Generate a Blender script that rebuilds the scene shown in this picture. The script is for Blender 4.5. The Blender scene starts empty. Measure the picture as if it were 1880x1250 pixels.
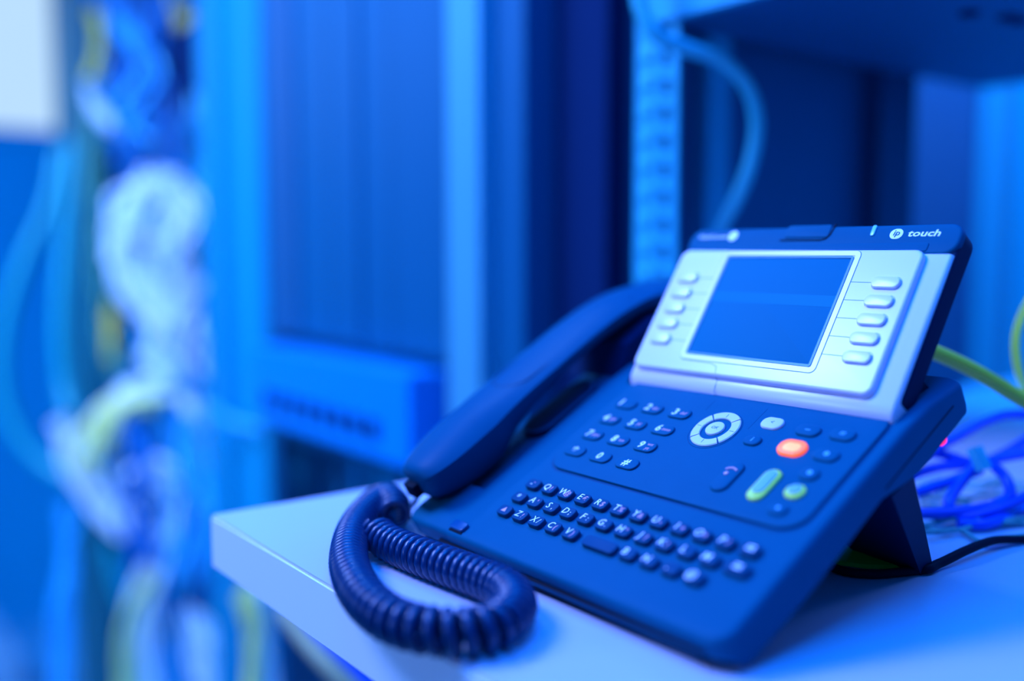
import bpy, bmesh, math, random
from mathutils import Matrix, Vector, noise
random.seed(7)
S = 0.001                      # all lengths below are millimetres
SC = bpy.context.scene
COL = SC.collection

# ------------------------------------------------------------------ camera
CAM = Vector((362.19, -289.14, 112.49))
RGT = Vector((0.6063, 0.7952, -0.0009)); UPV = Vector((-0.0719, 0.0560, 0.9958)); FWD = Vector((-0.7920, 0.6037, -0.0911))
F = 1768.8
cd = bpy.data.cameras.new('camera'); cam = bpy.data.objects.new('camera', cd); COL.objects.link(cam)
m = Matrix((RGT, UPV, -FWD)).transposed().to_4x4(); m.translation = CAM * S
cam.matrix_world = m
cd.sensor_width = 36; cd.lens = F / 1880 * 36; cd.clip_start = 0.01; cd.clip_end = 50
cd.dof.use_dof = True; cd.dof.focus_distance = 0.445; cd.dof.aperture_fstop = 1.75
SC.camera = cam
def at(px, py, d):             # a point seen at px,py and d millimetres deep
    return CAM + FWD * d + RGT * (d * (px - 940) / F) - UPV * (d * (py - 625) / F)
def onz(px, py, z):            # ... on a horizontal plane
    r = FWD + RGT * ((px - 940) / F) - UPV * ((py - 625) / F)
    return CAM + r * ((z - CAM.z) / r.z)
def ony(px, py, y):
    r = FWD + RGT * ((px - 940) / F) - UPV * ((py - 625) / F)
    return CAM + r * ((y - CAM.y) / r.y)
def onx(px, py, x):
    r = FWD + RGT * ((px - 940) / F) - UPV * ((py - 625) / F)
    return CAM + r * ((x - CAM.x) / r.x)

# ------------------------------------------------------------------ world, light, exposure
w = bpy.data.worlds.new('world'); SC.world = w; w.use_nodes = True
w.node_tree.nodes['Background'].inputs[0].default_value = (0.004, 0.20, 1.0, 1)
w.node_tree.nodes['Background'].inputs[1].default_value = 0.32
SC.view_settings.view_transform = 'Standard'; SC.view_settings.look = 'None'
SC.view_settings.exposure = 0; SC.view_settings.gamma = 1; SC.view_settings.use_curve_mapping = False
try:
    SC.cycles.use_denoising = True
    SC.cycles.sample_clamp_indirect = 4
except Exception: pass
def area(name, loc, target, size, watt, col, size_y=None, spread=180):
    l = bpy.data.lights.new(name, 'AREA'); l.energy = watt; l.color = col; l.size = size * S
    l.spread = math.radians(spread)
    if size_y: l.shape = 'RECTANGLE'; l.size_y = size_y * S
    o = bpy.data.objects.new(name, l); COL.objects.link(o)
    loc = Vector(loc); o.location = loc * S
    o.rotation_euler = (Vector(target) - loc).to_track_quat('-Z', 'Y').to_euler()
    return o
KEYC = (0.27, 0.36, 1.0)
FILL = (0.0, 0.17, 1.0)
DEEP = (0.01, 0.26, 1.0)
area('front_left_light', (-610, -560, 980), (0, 20, -20), 420, 23, KEYC)
area('room_fill_light', (150, -90, 1440), (150, 40, -30), 800, 36, FILL)
area('rack_fill_light', (230, 330, 272), (60, 230, -30), 90, 0.42, (0.10, 0.28, 1.0))  # added fill under the unit, lifts the cables behind the phone; no real lamp
area('cabinet_fill_light', (-740, 150, 860), (-720, 262, 250), 90, 5, (0.14, 0.38, 1.0))  # added unseen light, grazes the door panels so they fade downwards
area('row_light', (-1100, -900, 1420), (-1200, 256, 0), 1500, 38, DEEP, 500)
area('row_light', (-1650, -1000, 900), (-1480, 256, -80), 400, 10, (0.27, 0.44, 1.0), 400, 80)  # added spot, narrowed onto the cable bundle to whiten it
area('front_left_light', (-420, -1350, 320), (-100, -100, -50), 300, 4.5, (0.30, 0.50, 1.0))  # added low front fill that brightens the shelf's edge band
area('rear_light', (-480, 1280, 1440), (-600, 1650, 300), 300, 80, DEEP)

# ------------------------------------------------------------------ materials
MATS = {}
def mat(name, col, rough=0.5, metal=0.0, bump=0.0, bscale=900, var=0.0, vscale=30, emit=None, estr=0, spec=0.5, trans=0.0, coat=0.0):
    if name in MATS: return MATS[name]
    m = bpy.data.materials.new(name); m.use_nodes = True; nt = m.node_tree; b = nt.nodes['Principled BSDF']
    b.inputs['Base Color'].default_value = (*col, 1); b.inputs['Roughness'].default_value = rough
    b.inputs['Metallic'].default_value = metal; b.inputs['Specular IOR Level'].default_value = spec
    b.inputs['Transmission Weight'].default_value = trans
    b.inputs['Coat Weight'].default_value = coat
    tc = nt.nodes.new('ShaderNodeTexCoord')
    if var:
        n = nt.nodes.new('ShaderNodeTexNoise'); n.inputs['Scale'].default_value = vscale; n.inputs['Detail'].default_value = 4
        nt.links.new(tc.outputs['Object'], n.inputs['Vector'])
        r = nt.nodes.new('ShaderNodeMapRange'); r.inputs[3].default_value = 1 - var; r.inputs[4].default_value = 1 + var
        nt.links.new(n.outputs[0], r.inputs[0])
        mx = nt.nodes.new('ShaderNodeVectorMath'); mx.operation = 'SCALE'; mx.inputs[0].default_value = col
        nt.links.new(r.outputs[0], mx.inputs['Scale']); nt.links.new(mx.outputs[0], b.inputs['Base Color'])
    if bump:
        n = nt.nodes.new('ShaderNodeTexNoise'); n.inputs['Scale'].default_value = bscale; n.inputs['Detail'].default_value = 2
        nt.links.new(tc.outputs['Object'], n.inputs['Vector'])
        bp = nt.nodes.new('ShaderNodeBump'); bp.inputs['Strength'].default_value = bump; bp.inputs['Distance'].default_value = 0.0003
        nt.links.new(n.outputs[0], bp.inputs['Height']); nt.links.new(bp.outputs[0], b.inputs['Normal'])
    if emit: b.inputs['Emission Color'].default_value = (*emit, 1); b.inputs['Emission Strength'].default_value = estr
    MATS[name] = m; return m
PLAST = mat('matte_plastic', (0.0, 0.105, 0.195), 0.5, bump=0.25, bscale=2500, var=0.05, vscale=60, spec=0.04)
DPLAST = mat('dark_plastic', (0.0, 0.011, 0.05), 0.55, bump=0.25, bscale=2500, spec=0.15)
KEYM = mat('key_plastic', (0.0, 0.065, 0.15), 0.45, spec=0.06)
HAND = mat('handset_plastic', (0.0, 0.085, 0.175), 0.42, bump=0.15, bscale=2500, spec=0.05)
SILV = mat('silver_paint', (0.95, 0.80, 0.90), 0.3, bump=0.05, bscale=3500, spec=0.8)
SILK = mat('silver_key_paint', (0.80, 0.72, 0.82), 0.45)
LINE = mat('engraved_line', (0.10, 0.25, 0.4), 0.6)
SCRN = mat('screen_glass', (0.0, 0.165, 0.27), 0.6, spec=0.06)
ROWM = mat('screen_row', (0.0, 0.20, 0.31), 0.6, spec=0.06)
WHT = mat('white_print', (1, 1, 1), 0.5, emit=(0.25, 0.75, 1.0), estr=0.0)
BPR = mat('blue_print', (0.15, 0.55, 0.8), 0.6)
PNK = mat('orange_print', (1.0, 0.40, 0.5), 0.6)
ORG = mat('lit_orange_key', (1, 0.25, 0.05), 0.4, emit=(1.0, 0.10, 0.02), estr=1.2)
ORC = mat('lit_orange_key_centre', (1, 0.5, 0.1), 0.4, emit=(1.0, 0.30, 0.10), estr=1.0)
MAG = mat('red_lamp', (1, 0.05, 0.1), 0.4, emit=(1.0, 0.01, 0.10), estr=1.6)
GRN = mat('green_rubber', (0.65, 0.85, 0.10), 0.35)
TAB = mat('white_laminate', (0.68, 0.61, 0.74), 0.28, bump=0.06, bscale=700, var=0.02, vscale=12)
CORD = mat('cord_rubber', (0.0, 0.035, 0.12), 0.3)
BLK = mat('black_rubber', (0.0, 0.006, 0.02), 0.6, spec=0.1)
CYEL = mat('yellow_cable', (1.0, 0.72, 0.05), 0.4)
CLIM = mat('lime_cable', (0.85, 1.0, 0.03), 0.4)
CBLU = mat('blue_cable', (0.0, 0.10, 0.8), 0.35)
CWHT = mat('white_cable', (0.95, 1.0, 0.95), 0.4)
CTEA = mat('teal_cable', (0.0, 0.42, 0.42), 0.45)
CGRY = mat('grey_cable', (0.15, 0.4, 0.4), 0.5)
CREAM = mat('cream_cable', (0.03, 0.55, 0.62), 0.4)
RAIL = mat('rail_metal', (0.02, 0.42, 0.55), 0.45, spec=0.3)
PANL = mat('pale_blue_metal', (0.10, 0.46, 0.55), 0.38, metal=0.2, var=0.04, vscale=4)
MIDM = mat('mid_blue_metal', (0.0, 0.14, 0.26), 0.4, metal=0.2, var=0.05, vscale=4)
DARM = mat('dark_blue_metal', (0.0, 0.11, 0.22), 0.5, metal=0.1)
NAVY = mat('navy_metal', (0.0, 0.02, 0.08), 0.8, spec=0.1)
WALL = mat('painted_wall', (0.0, 0.48, 0.62), 0.8, bump=0.1, bscale=60, var=0.04, vscale=3)
FLOR = mat('floor_tile', (0.25, 0.55, 0.65), 0.5, var=0.08, vscale=3)
WING = mat('window_light', (0.02, 0.02, 0.02), 0.8, emit=(0.50, 0.74, 1.0), estr=1.0)
GLAS = mat('clear_plastic', (0.0, 0.12, 0.3), 0.25, trans=0.3)

# ------------------------------------------------------------------ helpers
WM = {}
def mw(o): return WM.get(o, Matrix.Identity(4))
def obj(name, bm, material, parent=None, frame=None, angle=35, smooth=True, data=None):
    """frame: 4x4 in mm; bm vertices in mm, local to the frame"""
    if data is None:
        bmesh.ops.recalc_face_normals(bm, faces=bm.faces)
        me = bpy.data.meshes.new(name); bm.to_mesh(me); bm.free()
        me.transform(Matrix.Scale(S, 4)); me.materials.append(material)
        if smooth:
            me.shade_smooth()
            me.set_sharp_from_angle(angle=math.radians(angle))
    else: me = data
    return link(name, me, parent, frame)
def link(name, me, parent=None, frame=None):
    o = bpy.data.objects.new(name, me); COL.objects.link(o)
    W = (frame or Matrix.Identity(4)).copy(); W.translation = W.translation * S
    WM[o] = W
    if parent is not None:
        o.parent = parent; o.matrix_local = mw(parent).inverted() @ W
    else: o.matrix_world = W
    return o
def tag(o, label, cat, group=None, kind=None):
    o['label'] = label; o['category'] = cat
    if group: o['group'] = group
    if kind: o['kind'] = kind
    return o
def thing(name, label, cat, loc, group=None):
    return tag(link(name, None, None, Matrix.Translation(Vector(loc))), label, cat, group)
def T(x, y, z): return Matrix.Translation(Vector((x, y, z)))

def rr_loop(w, h, r, seg=5, inset=0, cx=0, cy=0):
    r = max(min(r, w / 2 - 1e-3, h / 2 - 1e-3), 0.01)
    out = []
    hw, hh = w / 2 - inset, h / 2 - inset; rr = max(r - inset, 0.01)
    for k, (sx, sy) in enumerate(((1, 1), (-1, 1), (-1, -1), (1, -1))):
        for i in range(seg + 1):
            a = math.radians(90 * k + 90 * i / seg)
            out.append((cx + sx * (hw - rr) + rr * math.cos(a), cy + sy * (hh - rr) + rr * math.sin(a)))
    return out
def loft(bm, loops, cap0=True, cap1=True, closed=True):
    vs = [[bm.verts.new(p) for p in L] for L in loops]
    n = len(vs[0])
    for a, b in zip(vs, vs[1:]):
        for i in range(n if closed else n - 1):
            bm.faces.new((a[i], a[(i + 1) % n], b[(i + 1) % n], b[i]))
    if cap0: bm.faces.new(vs[0][::-1])
    if cap1: bm.faces.new(vs[-1])
    return vs
def pad(w, h, r, z0, z1, bev=0.4, seg=5, cx=0, cy=0, bs=3, bm=None):
    """rounded block with a bevelled top edge"""
    bm = bm or bmesh.new()
    loops = [[(x, y, z0) for x, y in rr_loop(w, h, r, seg, 0, cx, cy)]]
    for i in range(bs + 1):
        a = math.radians(90 * i / bs)
        ins = bev * (1 - math.cos(a)); z = z1 - bev * (1 - math.sin(a))
        loops.append([(x, y, z) for x, y in rr_loop(w, h, r, seg, ins, cx, cy)])
    loft(bm, loops); return bm
def box(bm, x0, x1, y0, y1, z0, z1):
    vs = [bm.verts.new((x, y, z)) for z in (z0, z1) for x, y in ((x0, y0), (x1, y0), (x1, y1), (x0, y1))]
    for f in ((3, 2, 1, 0), (4, 5, 6, 7), (0, 1, 5, 4), (1, 2, 6, 5), (2, 3, 7, 6), (3, 0, 4, 7)):
        bm.faces.new([vs[i] for i in f])
    return bm
def bevel(bm, w, seg=2):
    es = [e for e in bm.edges if len(e.link_faces) == 2 and e.calc_face_angle(0) > math.radians(30)]
    bmesh.ops.bevel(bm, geom=es, offset=w, segments=seg, affect='EDGES', profile=0.5, clamp_overlap=True); return bm
def bbox(x0, x1, y0, y1, z0, z1, b=2, seg=2): return bevel(box(bmesh.new(), x0, x1, y0, y1, z0, z1), b, seg)
def prism(poly, h0, h1, axis='z'):
    bm = bmesh.new()
    f = {'z': lambda a, b, c: (a, b, c), 'x': lambda a, b, c: (c, a, b)}[axis]
    loft(bm, [[f(a, b, h0) for a, b in poly], [f(a, b, h1) for a, b in poly]]); return bm
def spline(pts, n=8):
    pts = [Vector(p) for p in pts]; P = [pts[0] * 2 - pts[1]] + pts + [pts[-1] * 2 - pts[-2]]; out = []
    for i in range(1, len(P) - 2):
        a, b, c, d = P[i - 1:i + 3]
        for k in range(n):
            t = k / n
            out.append(0.5 * ((2 * b) + (c - a) * t + (2 * a - 5 * b + 4 * c - d) * t * t + (3 * b - 3 * c + d - a) * t ** 3))
    out.append(pts[-1]); return out
def tube(pts, r, sides=8, bm=None):
    bm = bm or bmesh.new(); loops = []; nrm = None
    for i, p in enumerate(pts):
        t = (pts[min(i + 1, len(pts) - 1)] - pts[max(i - 1, 0)]).normalized()
        if nrm is None: nrm = t.orthogonal().normalized()
        nrm = (nrm - t * nrm.dot(t)).normalized(); b = t.cross(nrm)
        rad = r(i / (len(pts) - 1)) if callable(r) else r
        loops.append([p + (nrm * math.cos(a) + b * math.sin(a)) * rad for a in [2 * math.pi * k / sides for k in range(sides)]])
    loft(bm, loops); return bm
def lathe_disc(r, z0, z1, bev=0.4, n=28, cx=0, cy=0): return pad(2 * r, 2 * r, r, z0, z1, bev, max(2, n // 4), cx, cy)
FONTC = {}
def text_mesh(s, size, material, shear=0.0, squash=1.0):
    key = (s, size, material.name, shear, squash); bold = 0.022 if size > 5.5 else 0.004
    if key in FONTC: return FONTC[key]
    c = bpy.data.curves.new('legend', 'FONT'); c.body = s; c.size = size * S; c.align_x = 'CENTER'; c.align_y = 'CENTER'
    c.shear = shear; c.extrude = 0.04 * S; c.resolution_u = 2; c.offset = bold * size * S
    o = bpy.data.objects.new('tmp', c); me = bpy.data.meshes.new_from_object(o)
    bpy.data.objects.remove(o); bpy.data.curves.remove(c)
    if squash != 1.0: me.transform(Matrix.Diagonal((1, squash, 1, 1)))
    me.materials.clear(); me.materials.append(material)
    FONTC[key] = me; return me
def text(s, size, material, parent, frame, shear=0.0, name='legend', squash=1.0):
    return link(name, text_mesh(s, size, material, shear, squash), parent, frame)

# ------------------------------------------------------------------ room
ZT = -36.0                      # table top
FL = -1100; CE = 1500; XL = -3050; XR = 1500; YB = 1650; YF = -1900
def struct(name, bm, m_):
    o = obj(name, bm, m_); o['kind'] = 'structure'; return o
struct('floor', box(bmesh.new(), XL, XR, YF, YB, FL - 40, FL), FLOR)
struct('wall_back', box(bmesh.new(), XL, XR, YB, YB + 60, FL, CE), WALL)
struct('ceiling', box(bmesh.new(), XL, XR, YF, YB, CE, CE + 40), WALL)
wy1 = onx(112, 100, XL).y; wy0 = wy1 - 900
wz0 = onx(60, 238, XL).z; wz1 = wz0 + 760
bm = bmesh.new()
box(bm, XL - 60, XL, YF, wy0, FL, CE); box(bm, XL - 60, XL, wy1, YB, FL, CE)
box(bm, XL - 60, XL, wy0, wy1, FL, wz0); box(bm, XL - 60, XL, wy0, wy1, wz1, CE)
struct('wall_left', bm, WALL)
bm = bmesh.new(); box(bm, XL - 50, XL - 30, wy0, wy1, wz0, wz1)
win = struct('window_1', bm, WING)
fr = bmesh.new()
box(fr, XL - 28, XL + 12, wy0 - 30, wy0, wz0 - 30, wz1 + 30); box(fr, XL - 28, XL + 12, wy1, wy1 + 30, wz0 - 30, wz1 + 30)
box(fr, XL - 28, XL + 12, wy0, wy1, wz0 - 30, wz0); box(fr, XL - 28, XL + 12, wy0, wy1, wz1, wz1 + 30)
obj('window_frame', fr, PANL, win)
tag(obj('storage_box', bbox(-2880, -2450, -160, 180, FL, FL + 130, 8), mat('pale_box', (0.6, 0.85, 0.9), 0.6)),
    'low pale box lying on the floor by the left wall', 'box')

# ------------------------------------------------------------------ table / shelf
bm = bevel(box(bmesh.new(), -168, 330, -99.2, 860, ZT - 30, ZT), 2.2, 4)
shelf = obj('shelf_board', bm, TAB)
obj('edge_band', bbox(-167.5, 330, -100.3, -98, ZT - 29.4, ZT - 1.6, .5, 2), mat('white_edge_band', (0.97, 0.97, 0.97), 0.4), shelf)
tag(shelf, 'thick white laminate shelf board with rounded edges carrying the desk phone', 'shelf')

# ------------------------------------------------------------------ the rack the phone stands in
def slab(a, b, y0, y1, z0=FL, z1=CE - 60):   # an upright seen between columns a and b at depth y0
    return onx_y(a, y0), onx_y(b, y0), y0, y1, z0, z1
def onx_y(px, y): return ony(px, 463, y).x
rack = thing('server_rack', 'open server rack around the shelf with pale perforated front rail', 'rack', (60, 500, FL))
xa, xb = onx_y(1165, 256), onx_y(1203, 256)
xc = onx_y(1240, 256)
bm = bmesh.new()
box(bm, xa, xb, 256, 262, FL, CE - 80)               # solid flange
hx0, hx1 = xb + 5, xb + 13
box(bm, xb, hx0, 256, 258, FL, CE - 80); box(bm, hx1, xc, 256, 258, FL, CE - 80)
z = FL
while z < CE - 110:                                   # bridges between the square holes
    box(bm, hx0, hx1, 256, 258, z, z + 9); z += 21
rail = obj('front_rail', bm, RAIL, rack)
for k in range(10):
    zz = FL + 21 * (56 + 1 * k) + 10 + 5
    obj('rail_hole_dot', pad(11, 9, 1.5, 0, 3, 0.8, 2), CREAM, rack, T((xa + xb) / 2 + 2, 255.5, zz + 6) @ Matrix.Rotation(math.radians(90), 4, 'X'))  # pale pads standing in for light showing through the rail holes
bm = bbox(-196, -190, 268, 620, FL, CE - 80, 1); obj('side_panel', bm, DARM, rack)
a0 = onx(1285, 300, -186).y; a1 = onx(1325, 300, -186).y
obj('inner_rail', bbox(-189, -178, a0, a1, FL, CE - 80, 1), RAIL, rack)
b0 = onx(1600, 300, -180).y; b1 = onx(1665, 300, -180).y
obj('rear_post', bbox(-189, -172, b0, b1, FL, CE - 80, 2), mat('deep_blue_metal', (0.0, 0.05, 0.12), 0.6), rack)
obj('front_rail', bbox(300, 335, 256, 262, FL, CE - 80, 1), PANL, rack)
obj('rear_post', bbox(300, 335, 700, 730, FL, CE - 80, 1), NAVY, rack)

# the rack-mounted unit above the phone
ux0, uz0 = -170, 286
unit = thing('rack_unit', 'large rack mounted box overhead seen from below with pale slotted front', 'equipment', (60, 500, uz0))
obj('case', bbox(ux0, 310, 262, 746, uz0, uz0 + 130, 2), DARM, unit)
fp = obj('front_panel', bbox(ux0, 310, 252, 261, uz0, uz0 + 130, 2), RAIL, unit)
for k in range(26):
    obj('slot', bbox(ux0 + 22 + k * 9, ux0 + 25 + k * 9, 250.6, 252.5, uz0 + 26, uz0 + 120, 0.3, 1), MIDM, fp)
for (px, py) in ((1780, 22), (1850, 30), (1872, 36)):
    p = onz(px, py, uz0); obj('screw', lathe_disc(7, -2, 0.5, 0.4, 12), NAVY, unit, T(p.x, p.y, uz0 - 0.5))

# ------------------------------------------------------------------ pale cable hanging down beside the rail
def cable(name, pts, r, m_, label, cat='cable', group=None, n=8, sides=8):
    o = obj(name, tube(spline(pts, n), r, sides), m_, angle=80)
    return tag(o, label, cat, group)
pts = [at(1165, -80, 700), at(1176, 10, 700), at(1205, 62, 700), at(1260, 88, 705), at(1322, 110, 712), at(1372, 160, 720), at(1389, 225, 728),
       at(1378, 300, 736), at(1352, 365, 745), at(1322, 420, 755), at(1290, 500, 765), at(1270, 600, 775)]
cable('data_cable', pts, 5.6, CREAM, 'thick pale blue cable curling down from the rack rail behind the phone')

rc = thing('cabinet_door', 'pale metal cabinet door standing behind the rack at the right', 'door', (-600, 1560, FL))
for a, b, mm, yy in ((1600, 1790, MIDM, 1530), (1793, 1822, CREAM, 1520), (1824, 1858, PANL, 1512), (1860, 1960, CREAM, 1524)):  # panel tones step from dark to pale, painting in the light gradient
    x0, x1 = ony(a, 463, yy).x, ony(b, 463, yy).x
    obj('door_panel', bbox(x0, x1, yy, yy + 30, FL, CE - 60, 4), mm, rc)

# ------------------------------------------------------------------ neighbouring cabinets of the row
cab = thing('server_cabinet', 'closed blue metal cabinet between the rack and the cable bundle with ribbed door', 'cabinet', (-650, 500, FL))
def upright(name, a, b, y0, y1, m_, root, z0=FL, z1=CE - 60, bv=4):
    xx = onx_y(a, y0), onx_y(b, y0)
    return obj(name, bbox(min(xx), max(xx), y0, y1, z0, z1, bv), m_, root)
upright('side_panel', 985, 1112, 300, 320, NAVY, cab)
upright('post', 1112, 1152, 330, 350, DARM, cab)
upright('post', 902, 962, 262, 300, MIDM, cab)
upright('post', 878, 905, 290, 300, DARM, cab)  # set-back dark strip painted in for the dark gap, no real post
upright('post', 962, 988, 290, 300, DARM, cab)
upright('corner_post', 822, 880, 246, 300, PANL, cab)
zc = at(600, 640, 1150).z
zdev0, zdev1 = -86, -14
for i, (a, b, mm) in enumerate(((610, 660, MIDM), (662, 720, MIDM), (722, 820, MIDM), (548, 608, MIDM), (500, 546, DARM))):
    upright('door_panel', a, b, 262 + (i % 2) * 4, 276, mm, cab, zdev1 + 16, CE - 60, 3)
xl, xr_ = onx_y(500, 262), onx_y(820, 262)
obj('back_panel', bbox(xl, xr_, 560, 570, FL, CE - 60, 2), DARM, cab)
obj('shelf', bbox(xl, xr_, 240, 555, zdev0 - 44, zdev0 - 26, 2), MIDM, cab)
for k in range(5):
    a = 560 + k * 48
    upright('slat', a, a + 22, 330, 338, DARM, cab, FL, zdev0 - 50, 1)
dev = thing('network_switch', 'deep blue network box lying in the cabinet left of the handset', 'equipment', ((xl + xr_) / 2, 350, zdev0 - 25))
obj('case', bbox(xl + 12, xr_ - 12, 222, 540, zdev0 - 25, zdev1, 5), mat('vivid_blue_metal', (0.0, 0.28, 0.7), 0.35), dev)
for k in range(8):
    obj('port', bbox(xl + 60 + k * 40, xl + 84 + k * 40, 219, 223, zdev0 - 5, zdev0 + 16, 1, 1), NAVY, dev)

open_rack = thing('cable_rack', 'open rack at the far left crowded with patch cables', 'rack', (-1600, 500, FL))
YR = 262
upright('side_panel', 402, 484, YR, YR + 8, mat('soft_blue_metal', (0.0, 0.30, 0.45), 0.5, spec=0.2), open_rack, bv=2)
upright('post', 374, 404, YR - 14, YR + 20, MATS['soft_blue_metal'], open_rack)
upright('post', 484, 502, YR + 6, YR + 20, DARM, open_rack)
upright('post', 112, 160, YR - 10, YR + 30, mat('green_grey_metal', (0.01, 0.20, 0.22), 0.5), open_rack)
xo0, xo1 = onx_y(130, YR), onx_y(374, YR)
obj('back_panel', bbox(xo0, xo1, YR + 260, YR + 270, FL, CE - 60, 2), MIDM, open_rack)
for (za, zb, mm) in ((560, 660, DARM), (400, 520, NAVY), (250, 360, MIDM), (60, 180, DARM), (-140, 0, MIDM), (-360, -220, DARM), (-620, -430, DARM)):
    pnl = obj('patch_panel', bbox(xo0 + 60, xo1 - 20, YR + 60, YR + 100, za, zb, 3), mm, open_rack)
    for k in range(12):
        obj('port', bbox(xo0 + 110 + k * 58, xo0 + 140 + k * 58, YR + 57, YR + 61, (za + zb) / 2 - 12, (za + zb) / 2 + 12, 1, 1), NAVY, pnl)

# bundles of patch cables: (points px,py), depth, count, spread, radius, material, colour word, where
def bundle(pts, d, n, spread, r, m_, label, group):
    spread *= 1.35
    for k in range(n):
        ph = random.uniform(0, 6.28); rad = spread * math.sqrt(random.random()); off0 = Vector((math.cos(ph) * rad, math.sin(ph) * rad * 0.5, 0))
        P = []
        for i, (px, py) in enumerate(pts):
            j = Vector((random.gauss(0, spread * .4), random.gauss(0, spread * .3), random.gauss(0, spread * .4)))
            p = at(px, py, d)
            P.append(p + RGT * (off0.x + j.x) + FWD * (off0.y + j.y) + Vector((0, 0, j.z)))
        cable('patch_cable', P, r, m_, label, 'cable', group, n=6, sides=6)
D1 = 1780
CBL2 = mat('medium_blue_cable', (0.0, 0.22, 0.55), 0.5)
bundle([(172, 20), (178, 60), (170, 110), (162, 150)], D1, 7, 12, 4, CYEL, 'yellow patch cable in the short tuft at the top of the cable bundle', 'yellow cables at the top left of the bundle')
bundle([(318, -30), (338, 20), (345, 60), (352, 110)], D1, 6, 10, 4, CYEL, 'yellow patch cable hanging at the top right of the cable bundle', 'yellow cables at the top right of the bundle')
bundle([(200, -40), (235, 60), (215, 150), (260, 220), (250, 330)], D1 + 40, 12, 45, 4, CBL2, 'blue patch cable looping in the upper part of the bundle', 'blue cables in the upper bundle')
bundle([(345, -40), (300, 90), (330, 190), (300, 300), (330, 340)], D1 + 40, 12, 38, 4, CBL2, 'blue patch cable looping in the upper part of the bundle', 'blue cables in the upper bundle')
bundle([(225, 30), (290, 130), (240, 200), (290, 250)], D1 + 10, 7, 30, 4, mat('sky_cable', (0.05, 0.6, 0.9), 0.4), 'light blue patch cable crossing the upper bundle', 'light blue cables')
bundle([(160, 170), (185, 215), (205, 235)], D1 - 20, 6, 12, 4, CWHT, 'white patch cable poking out under the yellow tuft', 'white cables under the yellow tuft')
bundle([(300, 325), (255, 360), (232, 430), (245, 510), (290, 560), (330, 600)], D1 - 60, 18, 27, 4.5, CWHT, 'white patch cable in the big pale coil at mid height', 'white cables of the pale coil')
bundle([(300, 335), (330, 400), (318, 470), (330, 550), (315, 620), (320, 690)], D1 - 60, 18, 28, 4.5, CWHT, 'white patch cable in the big pale coil at mid height', 'white cables of the pale coil')
bundle([(285, 650), (320, 680), (325, 700)], D1 - 50, 6, 20, 4.5, CWHT, 'white patch cable at the lower end of the pale coil', 'white cables below the coil')
bundle([(372, 60), (368, 200), (372, 330), (362, 450), (345, 560)], D1 - 30, 7, 10, 4, mat('sky_cable', (0.05, 0.6, 0.9), 0.4), 'light blue patch cable hanging straight beside the pale coil', 'straight light blue cables')
bundle([(160, 160), (168, 320), (180, 480), (195, 600), (215, 690)], D1, 6, 14, 4, mat('olive_cable', (0.08, 0.35, 0.2), 0.5), 'olive patch cable running down the left side of the bundle', 'olive cables')
bundle([(200, 560), (205, 600), (200, 650)], D1 - 10, 5, 12, 4, mat('amber_cable', (1, 0.7, 0.05), 0.5), 'amber patch cable beside the pale coil', 'amber cables')
bundle([(300, 715), (235, 735), (195, 790), (160, 840), (185, 900), (235, 960)], D1 - 80, 11, 27, 4.5, CWHT, 'white patch cable sweeping out to the left below the coil', 'white cables sweeping left')
bundle([(290, 735), (220, 745), (185, 800), (170, 860)], D1 - 100, 10, 20, 4.5, mat('cream_yellow_cable', (1, 1, 0.3), 0.4), 'cream yellow patch cable mixed into the sweep below the coil', 'cream yellow cables sweeping left')
bundle([(120, 770), (140, 850), (170, 930), (230, 985)], D1 - 70, 8, 14, 4.5, CWHT, 'white patch cable at the outer left of the sweep', 'outer white cables')
bundle([(345, 730), (372, 820), (390, 900), (400, 980)], D1 - 100, 9, 12, 4.5, CWHT, 'white patch cable slanting towards the shelf corner', 'white cables slanting right')
bundle([(300, 600), (322, 750), (330, 900), (300, 1050), (330, 1290)], D1 - 40, 14, 30, 4.5, mat('sky_cable', (0.05, 0.6, 0.9), 0.4), 'light blue patch cable hanging down the middle of the bundle', 'light blue cables in the middle')
bundle([(250, 850), (290, 930), (350, 960), (400, 1040), (390, 1120), (310, 1150)], D1 - 30, 14, 34, 4.5, CBL2, 'blue patch cable looping at the foot of the bundle', 'blue cables in the lower bundle')
bundle([(270, 860), (300, 880), (310, 960), (280, 1040), (260, 1120), (250, 1290)], D1 - 110, 7, 24, 4.5, CWHT, 'white patch cable hanging in the lower bundle', 'white cables in the lower bundle')
bundle([(285, 1060), (250, 1150), (240, 1290)], D1 - 120, 6, 14, 4.5, mat('cream_yellow_cable', (1, 1, 0.3), 0.4), 'cream yellow patch cable hanging at the foot of the bundle', 'cream yellow cables at the foot')
bundle([(360, 1130), (380, 1200), (400, 1300)], D1 - 110, 12, 22, 4.5, CWHT, 'white patch cable at the lower right of the bundle', 'white cables at the lower right')
bundle([(130, 930), (125, 1050), (130, 1150), (128, 1290)], D1 - 40, 8, 16, 4.5, mat('sky_cable', (0.05, 0.6, 0.9), 0.4), 'light blue patch cable hanging at the lower left', 'light blue cables at the lower left')
bundle([(425, 860), (430, 1000), (395, 1110), (330, 1160), (230, 1120), (200, 1000)], D1 - 60, 3, 8, 4, CTEA, 'teal patch cable sagging round the foot of the bundle', 'sagging teal cables')
bundle([(455, 1085), (462, 1150), (470, 1200), (466, 1300)], 1180, 7, 8, 4, mat('cream_yellow_cable', (1, 1, 0.3), 0.4), 'cream yellow cable hanging below the shelf corner', 'cream cables below the shelf')
bundle([(478, 1090), (486, 1150), (500, 1290)], 1200, 6, 8, 4, CWHT, 'white cable hanging below the shelf corner', 'white cables below the shelf')
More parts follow.
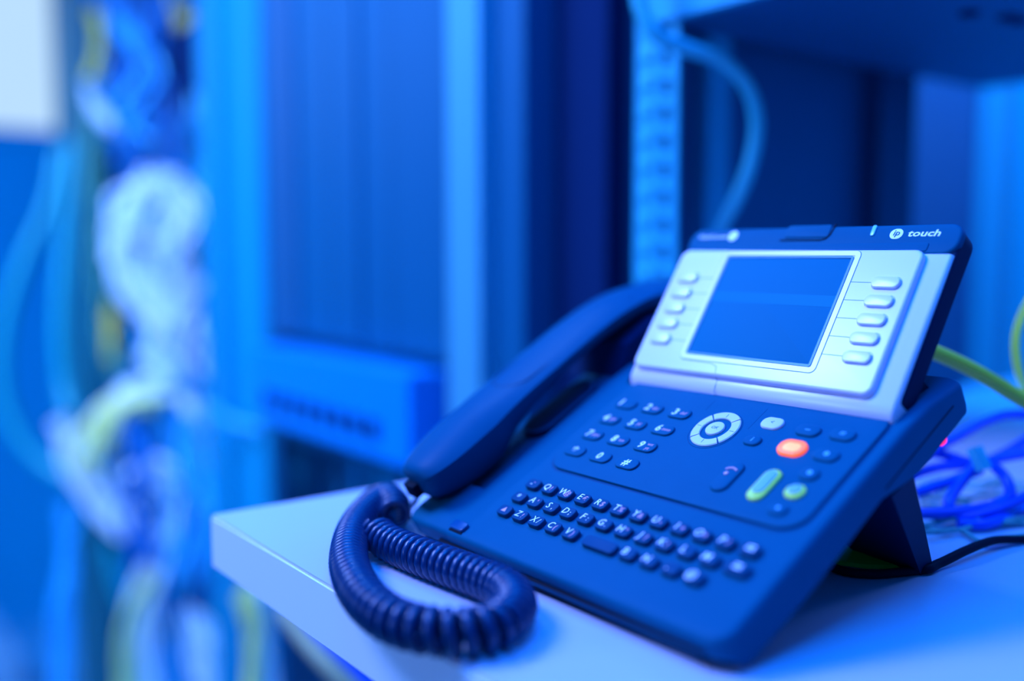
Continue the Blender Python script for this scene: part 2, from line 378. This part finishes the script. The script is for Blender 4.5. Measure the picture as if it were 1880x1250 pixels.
bundle([(380, 745), (430, 775), (500, 790), (560, 775)], 1420, 3, 6, 6, mat('sky_cable', (0.05, 0.6, 0.9), 0.4), 'light blue cable arching between the bundle and the cabinet', 'arching light blue cables')
cable('patch_cable', [at(518, 1120, 900), at(560, 1175, 880), at(610, 1230, 860), at(680, 1300, 850)], 8, mat('dull_yellow_cable', (0.45, 0.40, 0.2), 0.5), 'thick yellow cable passing just under the shelf edge')
cable('patch_cable', [at(560, 1130, 960), at(640, 1205, 940), at(720, 1290, 930)], 9, CBLU, 'thick blue cable passing just under the shelf edge')
cable('patch_cable', [at(112, 280, 1900), at(90, 380, 1900), at(45, 480, 1900), at(12, 590, 1900), at(4, 700, 1900), at(30, 790, 1900), at(80, 850, 1900), at(150, 890, 1880)], 14, CTEA, 'thick teal cable making a wide arc left of the bundle')
cable('patch_cable', [at(135, 260, 1850), at(118, 480, 1850), at(112, 600, 1850), at(118, 700, 1850), at(130, 760, 1830)], 14, CTEA, 'thick teal cable running down the green post')

bundle([(248, 868), (285, 855), (305, 880), (290, 915)], D1 - 120, 6, 14, 4.5, CWHT, 'short white patch cable curl in the middle of the lower bundle', 'white curl in the lower bundle')
bundle([(345, 760), (350, 860), (365, 960), (350, 1060)], D1 - 130, 8, 22, 4.5, mat('sky_cable', (0.05, 0.6, 0.9), 0.4), 'light blue patch cable hanging in front of the slanting white ones', 'light blue cables in front')
bundle([(235, 780), (262, 850), (250, 940), (270, 1030)], D1 - 125, 6, 18, 4.5, CBL2, 'medium blue patch cable crossing the pale sweep', 'medium blue crossing cables')

# ------------------------------------------------------------------ the phone
AL, BE = 0.51927, 0.99709
PL = Matrix.Rotation(AL, 4, 'X')                                   # plate frame: u, v, w with the origin at the first key
DI = T(25.27, 84.36, 59.63) @ Matrix.Rotation(BE, 4, 'X')          # display frame
phone = thing('desk_phone', 'dark desk phone with tilted silver display, letter keyboard and one lit orange key', 'telephone', (42, 40, ZT))
W0 = -2.4
def body_part(w, h, r, cx, cy, ztop, cuts, zbot, bev=3.0):
    bm = pad(w, h, r, -30, ztop, bev, 6, cx, cy, 4)
    for c in cuts:
        g = list(bm.verts) + list(bm.edges) + list(bm.faces)
        bmesh.ops.bisect_plane(bm, geom=g, plane_co=(0, c, 0), plane_no=(0, 1, 0))
    for v in bm.verts:
        if v.co.z < -29: v.co.z = zbot(v.co.y)
    return bm
def lerp_tab(tab):
    def f(y):
        if y <= tab[0][0]: return tab[0][1]
        for (a, fa), (b, fb) in zip(tab, tab[1:]):
            if y <= b: return fa + (fb - fa) * (y - a) / (b - a)
        return tab[-1][1]
    return f
zb = lerp_tab([(-42, -12), (-37, -18.5), (5, -19.5), (58, -17.5), (70, -21), (86, -25), (128, -24.5), (136, -19)])
bm = body_part(182, 179, 9, 59.5, 46.0, W0, (-37, 5, 58, 70, 86, 105, 128), zb)
for v in bm.verts:
    if v.co.y > 100 and v.co.z > -15: v.co.z -= (v.co.y - 100) * 0.24
obj('housing', bm, PLAST, phone, PL)
bm = body_part(34, 172, 6, -47, 46, -8.0, (-37, 5, 58, 70, 86, 128), zb, 2)
obj('handset_cradle', bm, PLAST, phone, PL)
bm = body_part(46, 34, 8, -39, -26.4, W0 - 0.05, (-37,), lambda y: -12 if y < -40 else -18, 3)
obj('housing_corner', bm, PLAST, phone, PL)
# side seam strip and front drawer
obj('side_seam', bbox(150.1, 150.6, 62, 120, -15.6, -14.8, .2, 1), BLK, phone, PL)
obj('keyboard_drawer', pad(168, 1.6, .5, 0, 4.2, .4, 3), PLAST, phone, PL @ T(54, -43.6, -13.5))
for wz in (-8.9, -13.6):
    obj('seam', bbox(-32, 140, -44.9, -43.2, wz - .35, wz + .35, .1, 1), BLK, phone, PL)
tb = obj('drawer_tab', pad(11, 5.5, 1.6, 0, 1.6, .5, 4), GLAS, phone, PL @ T(-17.8, -37.5, -2.2))
obj('tab_rim', pad(11, 1.2, .5, -1.2, 0.2, .2, 3), BLK, tb, PL @ T(-17.8, -40.6, -2.2))
obj('earpiece_rest', bevel(prism([(128, -20), (96, -9), (112, 5.5), (138, 7.3), (148, 2.8), (156, -3.5), (166, -9), (166, -20)], -77, -32, 'x'), 1.5, 2), NAVY, phone, PL)
# cradle pad under the handle
obj('cradle_pad', pad(22, 52, 11, 0, 3.4, 1.6, 8), DPLAST, phone, PL @ T(-47, 62, -8.2) @ Matrix.Rotation(-0.04, 4, 'Z'))
bm = bmesh.new()
lo = rr_loop(19, 49, 9.5, 10)
tube([Vector((x, y, 0)) for x, y in lo] + [Vector((lo[0][0], lo[0][1], 0))], 0.8, 6, bm)
obj('cradle_rim', bm, PLAST, phone, PL @ T(-47, 62, -4.9) @ Matrix.Rotation(-0.04, 4, 'Z'))
# number panel, raised a little from the housing
pn = pad(150.4, 78.4, 11, -1.2, 1.3, .5, 8)
bm = bmesh.new()
def ring0(bm, w_, h_, r, t, z, h):
    a = rr_loop(w_, h_, r, 8); b = rr_loop(w_, h_, r, 8, t); n = len(a)
    A = [bm.verts.new((x, y, z + h)) for x, y in a]; B = [bm.verts.new((x, y, z + h)) for x, y in b]; A2 = [bm.verts.new((x, y, z)) for x, y in a]; B2 = [bm.verts.new((x, y, z)) for x, y in b]
    for i in range(n):
        j = (i + 1) % n
        bm.faces.new((A[i], A[j], B[j], B[i])); bm.faces.new((A2[i], A2[j], A[j], A[i])); bm.faces.new((B[i], B[j], B2[j], B2[i]))
ring0(bm, 153.2, 81.2, 12.5, 1.5, -.1, .12)
obj('panel_gap', bm, KEYM, phone, PL @ T(67.8, 54, -2.4))
obj('number_panel', pn, PLAST, phone, PL @ T(67.8, 54, -2.4))
for (x0, y0, x1, y1) in ((51.5, 83, 51.5, 75), (83.0, 83, 83.0, 67)):
    obj('panel_line', box(bmesh.new(), x0 - .1, x0 + .1, y1, y0, -1.2, -1.05), KEYM, phone, PL)
bm = bmesh.new(); lo = rr_loop(25.4, 27.4, 12.7, 12)
tube([Vector((x, y, 0)) for x, y in lo] + [Vector((lo[0][0], lo[0][1], 0))], 0.16, 6, bm)
obj('ring_groove', bm, KEYM, phone, PL @ T(67.2, 62.3, -1.1))

KM = {}
def key(name, u, v, w_, h_, r_, ztop, material, legends=(), label=None, zbase=-2.4, bev=0.5, rot=0, seg=4):
    k = (w_, h_, r_, ztop, material.name, zbase, bev)
    fr_ = PL @ T(u, v, 0) @ Matrix.Rotation(rot, 4, 'Z')
    if k in KM: o = link(name, KM[k], phone, fr_)
    else:
        o = obj(name, pad(w_, h_, r_, zbase, ztop, bev, seg), material, phone, fr_, angle=50); KM[k] = o.data
    if label: o['label'] = label
    for (s, sz, mt, dx, dy) in legends:
        text(s, sz, mt, o, fr_ @ T(dx, dy, ztop + 0.05), shear=0.12)
    return o
ROWS = [
    (0.0, 0.0, [('\u21B9', ''), ('Q', '!'), ('W', '@'), ('E', '\u20AC'), ('R', '$'), ('T', '%'), ('Y', '&'), ('U', '-'), ('I', '+'), ('O', '='), ('P', '/'), ('\u2190', '')]),
    (0.0, -10.235, [('*', ''), ('A', '\''), ('S', ','), ('D', ';'), ('F', ':'), ('G', '.'), ('H', '"'), ('J', '?'), ('K', '!'), ('L', ''), ('M', ''), ('\u21B5', '')]),
    (0.2, -20.47, [('\u25B2', 'up'), ('Z', '!'), ('X', '/'), ('C', '('), ('V', ')'), None, None, ('B', ''), ('N', ''), ('.', ''), ('@', '')])]
for ri, (s_, v_, L) in enumerate(ROWS):
    for i, t in enumerate(L):
        if t is None: continue
        u_ = 12 * i + s_; wide = (ri == 1 and i == 11)
        leg = []
        if t[1] == 'up':
            pass
        elif t[0] in '\u21B9\u2190\u21B5':
            leg = [('-', 4.6, WHT, -0.8, -0.4)] if i == 0 else [('=', 7.0, WHT, 0, 0.2)]; leg += ([('-', 3.6, PNK, 0.4, 1.0)] if i == 0 else [])
        elif t[0] == '*': leg = [('*', 5.4, WHT, -0.5, -0.6)]
        else:
            leg = [(t[0], 5.2, WHT, -1.6, 0.3)]
            if t[1]: leg.append((t[1], 4.0, WHT if t[1] in ',;:./' and ri > 0 else PNK, 1.7, -0.1))
        o = key('key', u_ + (1.2 if wide else 0), v_, 11.2 if wide else 8.6, 6.2, 1.9, 0.0, KEYM, leg)
        if t[1] == 'up':
            b2 = bmesh.new(); loft(b2, [[(-1.9, -1.2, z), (1.5, -1.2, z), (0.1, 1.8, z)] for z in (0, .08)])
            obj('legend', b2, PNK, o, PL @ T(u_, v_, 0.0), smooth=False)
key('space_bar', 67.5, -20.9, 19.5, 6.0, 1.9, 0.0, KEYM)
NU0, NV0, NPU, NPV = 2.8, 28.0, 18.6, 13.55
NUMS = [('1', ''), ('2', 'abc'), ('3', 'def'), ('4', 'ghi'), ('5', 'jkl'), ('6', 'mno'), ('7', 'pqrs'), ('8', 'tuv'), ('9', 'wx\nyz'), ('*', ''), ('0', ''), ('#', '')]
for i, (a, b) in enumerate(NUMS):
    leg = [(a, 8.5 if a == '*' else 6.3, WHT, -2.6 if b else (-3.5 if a == '1' else -0.6), 0.1 if a != '*' else -1.2)]
    if b: leg.append((b, 2.9, PNK, 2.7, 0.0))
    key('number_key', NU0 + NPU * (i % 3), NV0 + NPV * (3 - i // 3), 13.6, 7.4, 3.4, 0.0, PLAST, leg, zbase=-2)
def fkey(u, v, w_, h_, r_, m_, leg=(), label=None, zt=0.15, name='function_key', rot=0):
    return key(name, u, v, w_, h_, r_, zt, m_, leg, label, zbase=-2, rot=rot, seg=6, bev=.9)
fkey(92.6, 73.0, 11.5, 8.0, 3.8, SILK, [('<', 3.2, LINE, 0, 0)], 'pale silver back key')
fkey(90.9, 59.6, 9.0, 6.6, 3.2, PLAST, [('i', 4.2, BPR, 0, 0)])
fkey(112.0, 72.3, 12, 7.6, 3.6, PLAST, [('\u2013', 5, BPR, 0, 0)])
fkey(128.4, 73.3, 12, 7.6, 3.6, PLAST, [('=', 5, BPR, 0, 0)])
ok_ = fkey(112.2, 59.4, 13.5, 10.0, 4.6, ORG, (), 'glowing orange message key', 0.6)
obj('glow_centre', pad(8.5, 5.6, 2.7, 0, .35, .3, 5), ORC, ok_, PL @ T(112.6, 59.0, .45))
fkey(129.0, 59.2, 12, 7.6, 3.6, PLAST, [('\u2022', 8, BPR, 0, 0)])
fkey(129.0, 46.4, 9, 7.6, 3.6, PLAST, [('\u2022', 8, BPR, 0, 0)])
fkey(128.9, 23.6, 9, 6.6, 3.2, PLAST, [('\u2022', 6, BPR, 0, 0)])
o = fkey(95.3, 34.6, 9.0, 19.5, 4.4, PLAST, (), 'tall hang up key with small pink handset sign')
ang = [math.radians(200 - i * 11) for i in range(13)]
b2 = bmesh.new(); tube([Vector((3.0 * math.cos(a) * 1.0, 2.2 * math.sin(a), 0)) for a in [math.radians(165 - 12.5 * i) for i in range(12)]], 0.45, 5, b2)
obj('legend', b2, PNK, o, PL @ T(95.4, 37.2, .35))
obj('legend', lathe_disc(1.0, 0, .25, .1, 12), PNK, o, PL @ T(94.2, 35.6, .3))
GRF = mat('blue_grey_face', (0.22, 0.5, 0.42), 0.5)
o = fkey(114.6, 34.8, 8.6, 20, 4.2, GRN, (), 'tall lit green call key')
obj('key_face', pad(5.6, 14.5, 2.7, 0, .5, .4, 6), GRF, o, PL @ T(114.4, 36.0, .2))
o = fkey(129.6, 35.0, 9.2, 8.6, 4.2, GRN, (), 'small round green speaker key')
obj('key_face', pad(5.6, 5.6, 2.7, 0, .5, .4, 6), GRF, o, PL @ T(129.3, 35.6, .2))
# navigation ring in four quarters round the OK key
def sector(a0, a1, r0, r1, z0, z1, n=14, sx=1.0, sy=1.08):
    bm = bmesh.new(); rows = []
    for i in range(n + 1):
        a = a0 + (a1 - a0) * i / n; c, s = math.cos(a) * sx, math.sin(a) * sy
        rows.append([(r0 * c, r0 * s, z0), (r1 * c, r1 * s, z0), (r1 * c, r1 * s, z1 - .4), ((r1 - .4) * c, (r1 - .4) * s, z1), ((r0 + .3) * c, (r0 + .3) * s, z1), (r0 * c, r0 * s, z1 - .3)])
    loft(bm, rows); return bm
for k in range(4):
    a0 = math.radians(45 + 90 * k)
    o = obj('ring_segment', sector(a0 + .035, a0 + math.pi / 2 - .035, 7.4, 11.9, -2, -0.15), SILK, phone, PL @ T(67.4, 62.6, 0))
    am = a0 + math.pi / 4
    b2 = bbox(-1.2, 1.2, -.12, .12, 0, .12, .05, 1)
    obj('legend', b2, LINE, o, PL @ T(67.4 + 9.6 * math.cos(am), 62.6 + 9.8 * math.sin(am), -.17) @ Matrix.Rotation(am if k % 2 else am, 4, 'Z'))
key('ok_key', 67.0, 62.8, 9.4, 9.6, 4.7, 0.0, SILK, [('OK', 2.7, LINE, 0, 0)], label='round pale OK key', zbase=-2, seg=8)

# ---- display head (display frame, lengths already scaled)
def dpad(name, x0, x1, y0, y1, r, z0, z1, bev, material, parent=phone, seg=6, bs=3, angle=35):
    return obj(name, pad(x1 - x0, y1 - y0, r, z0, z1, bev, seg, 0, 0, bs), material, parent, DI @ T((x0 + x1) / 2, (y0 + y1) / 2, 0), angle=angle)
dpad('display_housing', -38.6, 119.3, -16, 79.5, 9, -12.5, -2.2, 1.8, DPLAST, bs=4)
band = dpad('top_band', -38.0, 119.4, 62.3, 78.6, 6.5, -4, -0.6, 1.5, PLAST)
prof = [(62.2, -11), (62.2, -0.6), (61.6, 0)] + [(-13.0 - 8 * math.sin(a), -8 + 8 * math.cos(a)) for a in [math.radians(11.25 * k) for k in range(9)]] + [(-21.0, -11)]
bm = bmesh.new()
loft(bm, [[(x, y, z - dz) for y, z in prof] for x, dz in ((-37.0, 1.6), (-36.4, .5), (-35.4, 0), (116.9, 0), (117.9, .5), (118.5, 1.6))])
fas = obj('display_frame', bm, SILV, phone, DI, angle=40)
dpad('raised_bezel', -35.2, 107.8, -11.4, 62.6, 5, -1, 3.2, 1.7, SILV, fas, bs=5)
bm = bmesh.new()
def ring(bm, x0, x1, y0, y1, r, t, z, h=.5):
    a = rr_loop(x1 - x0, y1 - y0, r, 5, 0, (x0 + x1) / 2, (y0 + y1) / 2); b = rr_loop(x1 - x0, y1 - y0, r, 5, t, (x0 + x1) / 2, (y0 + y1) / 2)
    n = len(a); A = [bm.verts.new((x, y, z)) for x, y in a]; B = [bm.verts.new((x, y, z + h)) for x, y in a]; C = [bm.verts.new((x, y, z + h)) for x, y in b]; Dv = [bm.verts.new((x, y, z)) for x, y in b]
    for i in range(n):
        j = (i + 1) % n
        bm.faces.new((A[i], A[j], B[j], B[i])); bm.faces.new((B[i], B[j], C[j], C[i])); bm.faces.new((C[i], C[j], Dv[j], Dv[i]))
ring(bm, -4.5, 77.0, -3.8, 61.4, 3.0, 2.6, 3.1, .35)
obj('screen_surround', bm, SILV, fas, DI)
ring_l = bmesh.new(); ring(ring_l, -4.8, 77.3, -4.1, 61.7, 3.2, .35, 3.15, .12)
obj('surround_line', ring_l, LINE, fas, DI)
scr = dpad('screen', -0.6, 73.4, -0.4, 57.9, 1.2, 2.6, 3.3, .2, SCRN)
scr['label'] = 'blue lit screen glass'
fr2 = bmesh.new(); ring(fr2, -1.2, 74.0, -1.0, 58.5, 1.4, 1.2, 3.1, .5)
obj('screen_edge', fr2, MIDM, scr, DI)
obj('text_row', bbox(0.5, 72.6, 30.6, 36.6, 3.28, 3.34, .02, 1), ROWM, scr, DI)
for i in range(5):
    y = 6.2 + 9.56 * (4 - i)
    for sx, x in ((1, 95.4), (-1, -22.6)):
        k = obj('soft_key', pad(13.8, 5.8, 2.8, 0, 1.7, .5, 6), SILV, phone, DI @ T(x, y - .3, 3.1))
        x0_, x1_ = (75.8, 88.2) if sx > 0 else (-15.6, -4.6)
        obj('key_line', bbox(x0_, x1_, y - .14, y + .14, 3.18, 3.26, .02, 1), LINE, k, DI)
        rl = bmesh.new(); ring(rl, -7.4, 7.4, -3.4, 3.4, 3.3, .25, 0.02, .1)
        obj('key_outline', rl, LINE, k, DI @ T(x, y - .2, 3.13))
# split line of the silver lip
bm = bmesh.new(); tube([Vector((23.2, -20.2, -3.2)), Vector((23.0, -17.5, -.35)), Vector((22.8, -12, .08)), Vector((22.8, -11.5, 1.6)), Vector((22.8, -10, 3.2)), Vector((21.6, -6.2, 3.25)), Vector((17.5, -4.8, 3.25)), Vector((-2, -4.4, 3.25))], .14, 5, bm)
obj('seam', bm, LINE, fas, DI)
# top band details
bm = bmesh.new()
tube([Vector((24.0, 70.6, 0)), Vector((25, 70.4, 0)), Vector((48, 70.2, 0)), Vector((51.0, 71.0, 0)), Vector((52.6, 73.4, 0)), Vector((53.6, 79.4, 0))], .45, 6, bm)
obj('lid_gap', bm, BLK, band, DI @ T(0, 0, -.6))
dpad('microphone_lid', 26, 52, 71.6, 79.2, 1.5, -3, 0.0, .6, PLAST, band)
b = dpad('call_light', 74.6, 76.8, 72.2, 78.2, 1.0, -1, 0.0, .3, mat('pale_lens', (0.25, 0.7, 0.9), 0.2), band)
dpad('band_ledge', -30, 106, 63.6, 68.2, 1.2, -1.5, -0.2, .5, PLAST, band)
text('touch', 6.8, WHT, band, DI @ T(101.6, 73.2, -.5), shear=.15, name='lettering', squash=.72)
lg = obj('logo_disc', pad(6.6, 5.6, 2.8, 0, .12, .05, 8), WHT, band, DI @ T(88.0, 73.2, -.6))
text('ip', 4.8, PLAST, lg, DI @ T(88.0, 73.6, -.4), shear=.15, name='lettering', squash=.9)
text('Alcatel-Lucent', 3.4, WHT, band, DI @ T(-22, 73.2, -.5), name='lettering')
obj('logo_disc', pad(6.2, 6.2, 3.1, 0, .12, .05, 8), WHT, band, DI @ T(-8.2, 73.6, -.6))
# wedge that carries the display head, in y-z
def yz(pts, x0, x1, bv): return bevel(prism(pts, x0, x1, 'x'), bv, 2)
def d2w(y, w_): p = DI @ Vector((0, y, w_)); return (p.y, p.z)
def p2w(v, w_): p = PL @ Vector((0, v, w_)); return (p.y, p.z)
obj('display_bracket', yz([p2w(83, -4), p2w(122, -10), p2w(112, 10), d2w(34, -15), d2w(-12, -12)], -14, 141, 1.5), DPLAST, phone)

# ---- folding stand: slanted flap with an arched cut-out
bm = bmesh.new()
def fl(x, t, back):            # t 0 top .. 1 bottom
    y = (72 + (123 - 72) * t) if not back else (88 + (134 - 88) * t)
    z = (12 + (ZT - 12) * t) if not back else (19 + (ZT - 19) * t)
    return (x, y, z)
out = [(-48, 0), (-34, 1), (-6, 1), (0, .80), (6, .74), (88, .74), (97, .80), (104, 1), (132.5, 1), (147, 0)]
loft(bm, [[fl(x, t, 0) for x, t in out], [fl(x, t, 1) for x, t in out]])
bevel(bm, .8, 2)
obj('folding_stand', bm, DPLAST, phone)
lamp = obj('indicator_light', pad(7, 7, 3.5, 0, 5, 3, 5), MAG, phone, PL @ T(146, 110, -24.6) @ Matrix.Rotation(math.pi, 4, 'X'))
lamp['label'] = 'small glowing red indicator'

# ------------------------------------------------------------------ handset
hs = thing('handset', 'dark blue curved telephone handset lying in the cradle of the desk phone', 'handset', (-57, 60, 20))
ST = [  # v, w bottom, w top, half width
    (-32.0, 7.5, 16.5, 5.0), (-31.0, 4.0, 19.6, 10.5), (-27.5, 0.3, 21.8, 14.6), (-21, -2.2, 23.0, 17.6), (-11, -5.0, 24.0, 19.8), (0, -6.6, 24.6, 20.8), (9, -6.8, 24.8, 21),
    (16, -5.6, 24.8, 21), (22, -2.0, 24.6, 20.8), (30, 2.4, 24.4, 20.6), (45, 6.8, 24.0, 20.2), (67, 9.6, 23.8, 20), (95, 11.2, 24.0, 20), (120, 9.5, 23.4, 20.2),
    (138, 7.6, 21.0, 20.6), (148, 3.0, 19.2, 21), (158, -3.5, 16.2, 21.2), (172, -5.5, 11.2, 20.8), (184, -5.0, 5.2, 17), (190, -4.0, 0.5, 10)]
def smooth_stations(st, n=3):
    P = [Vector(s[:4]) for s in st]; out = []
    sp = []
    Q = [P[0] * 2 - P[1]] + P + [P[-1] * 2 - P[-2]]
    for i in range(1, len(Q) - 2):
        a, b_, c, d = Q[i - 1:i + 3]
        for k in range(n):
            t = k / n
            sp.append(0.5 * ((2 * b_) + (c - a) * t + (2 * a - 5 * b_ + 4 * c - d) * t * t + (3 * b_ - 3 * c + d - a) * t ** 3))
    sp.append(P[-1]); return sp
bm = bmesh.new(); loops = []
NS = 40
for v in smooth_stations(ST):
    y, zb_, zt_, hw = v; L = []
    edge = zb_ + (zt_ - zb_) * 0.78            # crease height along both sides
    xc_ = -57 + 3.0 * max(0, min(1, (5 - y) / 36))
    for i in range(NS // 2 + 1):               # gently domed back
        t = math.cos(math.pi * i / (NS // 2))
        L.append((xc_ + hw * t, y, edge + (zt_ - edge) * (1 - abs(t) ** 2.6)))
    for i in range(1, NS // 2):                # undercut belly
        a = math.pi + math.pi * i / (NS // 2); c, sn = math.cos(a), math.sin(a)
        f_ = abs(sn) ** 0.9
        L.append((xc_ + hw * math.copysign(abs(c) ** 0.45, c) * (1 - 0.13 * f_), y, edge - 0.4 - (edge - 0.4 - zb_) * f_))
    loops.append(L)
loft(bm, loops)
obj('shell', bm, HAND, hs, PL, angle=50)
# oval inlay on the back of the handle
bm = bmesh.new(); lo = []
for (x, y) in rr_loop(27, 108, 13.4, 14):
    yy = y + 92
    ztab = lerp_tab([(s[0], s[2]) for s in ST]); lo.append(Vector((-57 + x, yy, ztab(yy) - 0.9 * (abs(x) / 13.5) ** 2 - .38)))
tube(lo + [lo[0]], .45, 6, bm)
obj('inlay_seam', bm, DPLAST, hs, PL)
obj('cord_socket', bbox(-61, -52, -36, -29, 5.5, 12.5, 1.5), BLK, hs, PL)

# ------------------------------------------------------------------ coiled cord
def coil(path_pts, pitch_fn, R, r, per=12, sides=7):
    P = spline(path_pts, 24); L = [0]
    for a, b_ in zip(P, P[1:]): L.append(L[-1] + (b_ - a).length)
    tot = L[-1]; out = []; s = 0; ang = 0; i = 0; nrm = None
    while s < tot:
        while i < len(L) - 2 and L[i + 1] < s: i += 1
        t = (s - L[i]) / (L[i + 1] - L[i]); p = P[i].lerp(P[i + 1], t)
        d0 = (P[min(i + 1, len(P) - 1)] - P[max(i - 1, 0)]).normalized(); d1 = (P[min(i + 2, len(P) - 1)] - P[i]).normalized()
        tg = d0.lerp(d1, t).normalized()
        side = Vector((0, 0, 1)).cross(tg).normalized(); up = tg.cross(side)
        out.append(p + (side * math.cos(ang) + up * math.sin(ang)) * R)
        ang += 2 * math.pi / per; s += pitch_fn(s / tot) / per
    return out
zc_ = ZT + 9.2
path = [onz(725, 945, ZT + 11), onz(722, 925, ZT + 13), onz(703, 915, ZT + 12), onz(668, 945, ZT + 11), onz(646, 985, zc_), onz(641, 1035, zc_), onz(664, 1090, zc_), onz(710, 1132, zc_), onz(775, 1155, zc_), onz(850, 1160, zc_),
        onz(912, 1148, zc_), onz(945, 1118, zc_), onz(935, 1087, zc_), onz(895, 1066, zc_), onz(830, 1042, zc_), onz(765, 1018, zc_), onz(712, 995, zc_), onz(690, 975, zc_ + 2)]
pf = lerp_tab([(0, 4.8), (.36, 4.8), (.44, 5.8), (.60, 6.2), (.70, 5.0), (1, 4.8)])
rf = lerp_tab([(0, 1.6), (.03, 1.9), (.36, 1.95), (.46, 2.3), (.60, 2.45), (.70, 2.0), (.97, 1.9), (1, 1.6)])
cpts = coil(path, pf, 7.2, 2.0, 14)
sock = PL @ Vector((-56.5, -35, 8.5))
lead = [sock, onz(765, 915, ZT + 14), onz(742, 945, ZT + 6), onz(722, 958, ZT + 3), onz(712, 945, ZT + 4), cpts[0]]
tail = [cpts[-1], path[-1] + Vector((-6, 6, -6)), onz(720, 965, ZT + 3), onz(748, 950, ZT + 3), onz(775, 955, ZT + 3), PL @ Vector((-60, -20, -15))]
allp = spline(lead, 6)[:-1] + cpts + spline(tail, 6)[1:]
tag(obj('coiled_cord', tube(allp, rf, 8), CORD, angle=80), 'thick coiled handset cord looping over the front corner of the white shelf', 'cord')

# ------------------------------------------------------------------ cables on the shelf, right of the phone
cable('network_cable', [at(1640, 618, 500), at(1705, 642, 505), at(1780, 676, 512), at(1850, 717, 518), at(1920, 765, 520), at(1990, 850, 520)], 4.2, CYEL, 'thick yellow cable running behind the phone at display height')
cable('network_cable', [at(1940, 500, 600), at(1895, 545, 600), at(1870, 600, 600), at(1866, 650, 600), at(1880, 710, 600), at(1915, 780, 600)], 2.3, CLIM, 'thin lime yellow cable loop right of the yellow cable')
G = 'blue cables coiled behind the phone'; LBS = ['vivid blue cable arching highest above the coil behind the phone', 'vivid blue cable dipping through the strap from the upper edge of the coil',
    'vivid blue cable running nearly level through the strap of the coil', 'vivid blue cable looping down in front of the strap to the shelf',
    'vivid blue cable curling below the strap and back towards the stand', 'short vivid blue cable lying lowest on the shelf in front of the coil',
    'vivid blue cable rising from behind the stand to the strap']
for P in ([at(1640, 870, 540), at(1700, 832, 550), at(1750, 805, 560), at(1810, 773, 570), at(1860, 760, 575), at(1940, 765, 575)],
          [at(1650, 835, 560), at(1720, 832, 560), at(1790, 850, 560), at(1850, 830, 570), at(1940, 770, 580)],
          [at(1650, 880, 550), at(1720, 858, 555), at(1780, 852, 560), at(1840, 840, 560), at(1940, 822, 560)],
          [at(1800, 845, 540), at(1765, 885, 535), at(1742, 925, 525), at(1765, 950, 522), at(1830, 935, 526), at(1900, 905, 530)],
          [at(1820, 850, 545), at(1848, 880, 540), at(1852, 912, 530), at(1815, 930, 528), at(1750, 940, 522), at(1660, 944, 515)],
          [onz(1760, 962, ZT + 4), onz(1820, 960, ZT + 4), onz(1900, 925, ZT + 4)],
          [at(1680, 905, 545), at(1740, 885, 545), at(1800, 862, 545)]):
    cable('network_cable', P, 3.1, CBLU, LBS.pop(0), group=G)
tag(obj('cable_tie', bbox(-2.2, 2.2, -5, 5, -6.5, 6.5, 1.5), mat('pale_tie', (0.1, 0.7, 0.8), 0.4), None, T(*at(1798, 842, 532)) @ Matrix.Rotation(-.5, 4, 'Y')), 'pale strap holding the coil of blue cables', 'tie')
for k in range(9):
    y_ = 880 + k * 13; rr_ = random.Random(k)
    P = [onz(1690 + 38 * i, y_ + rr_.uniform(-12, 12), ZT + 2 + rr_.uniform(0, 3)) for i in range(7)]
    cable('thin_wire', P, 1.3, CGRY, 'thin grey wire lying under the blue cable coil', 'wire', 'thin grey wires under the blue coil')
cable('power_cord', [onz(1960, 985, ZT + 2.6), onz(1880, 990, ZT + 2.6), onz(1825, 992, ZT + 5), onz(1775, 1010, ZT + 5), onz(1725, 1034, ZT + 3), onz(1690, 1042, ZT + 3), Vector((100, 150, ZT + 3)), Vector((60, 150, ZT + 3))], 2.2, BLK, 'thin black cord leaving the shelf to the right behind the stand')
cable('power_cord', [onz(1700, 1045, ZT + 2), onz(1655, 1050, ZT + 2.3), onz(1600, 1054, ZT + 2.3), onz(1540, 1046, ZT + 2.3), onz(1500, 1020, ZT + 2.3), onz(1450, 990, ZT + 2.3)], 2.2, BLK, 'black cord running under the phone in front of the stand')
bm = bmesh.new()
g = [onz(1520, 1035, ZT + .5), onz(1570, 1003, ZT + .5), onz(1600, 1000, ZT + .5), onz(1665, 1046, ZT + .5), onz(1590, 1044, ZT + .5)]
loft(bm, [[tuple(p) for p in g], [tuple(p + Vector((0, 0, 2 + 7 * (i in (1, 2))))) for i, p in enumerate(g)]])
bevel(bm, .5, 2)
tag(obj('plastic_tag', bm, mat('green_plastic', (0.02, 0.8, 0.05), 0.4)), 'small bright green plastic tag lying under the phone by the stand', 'tag')
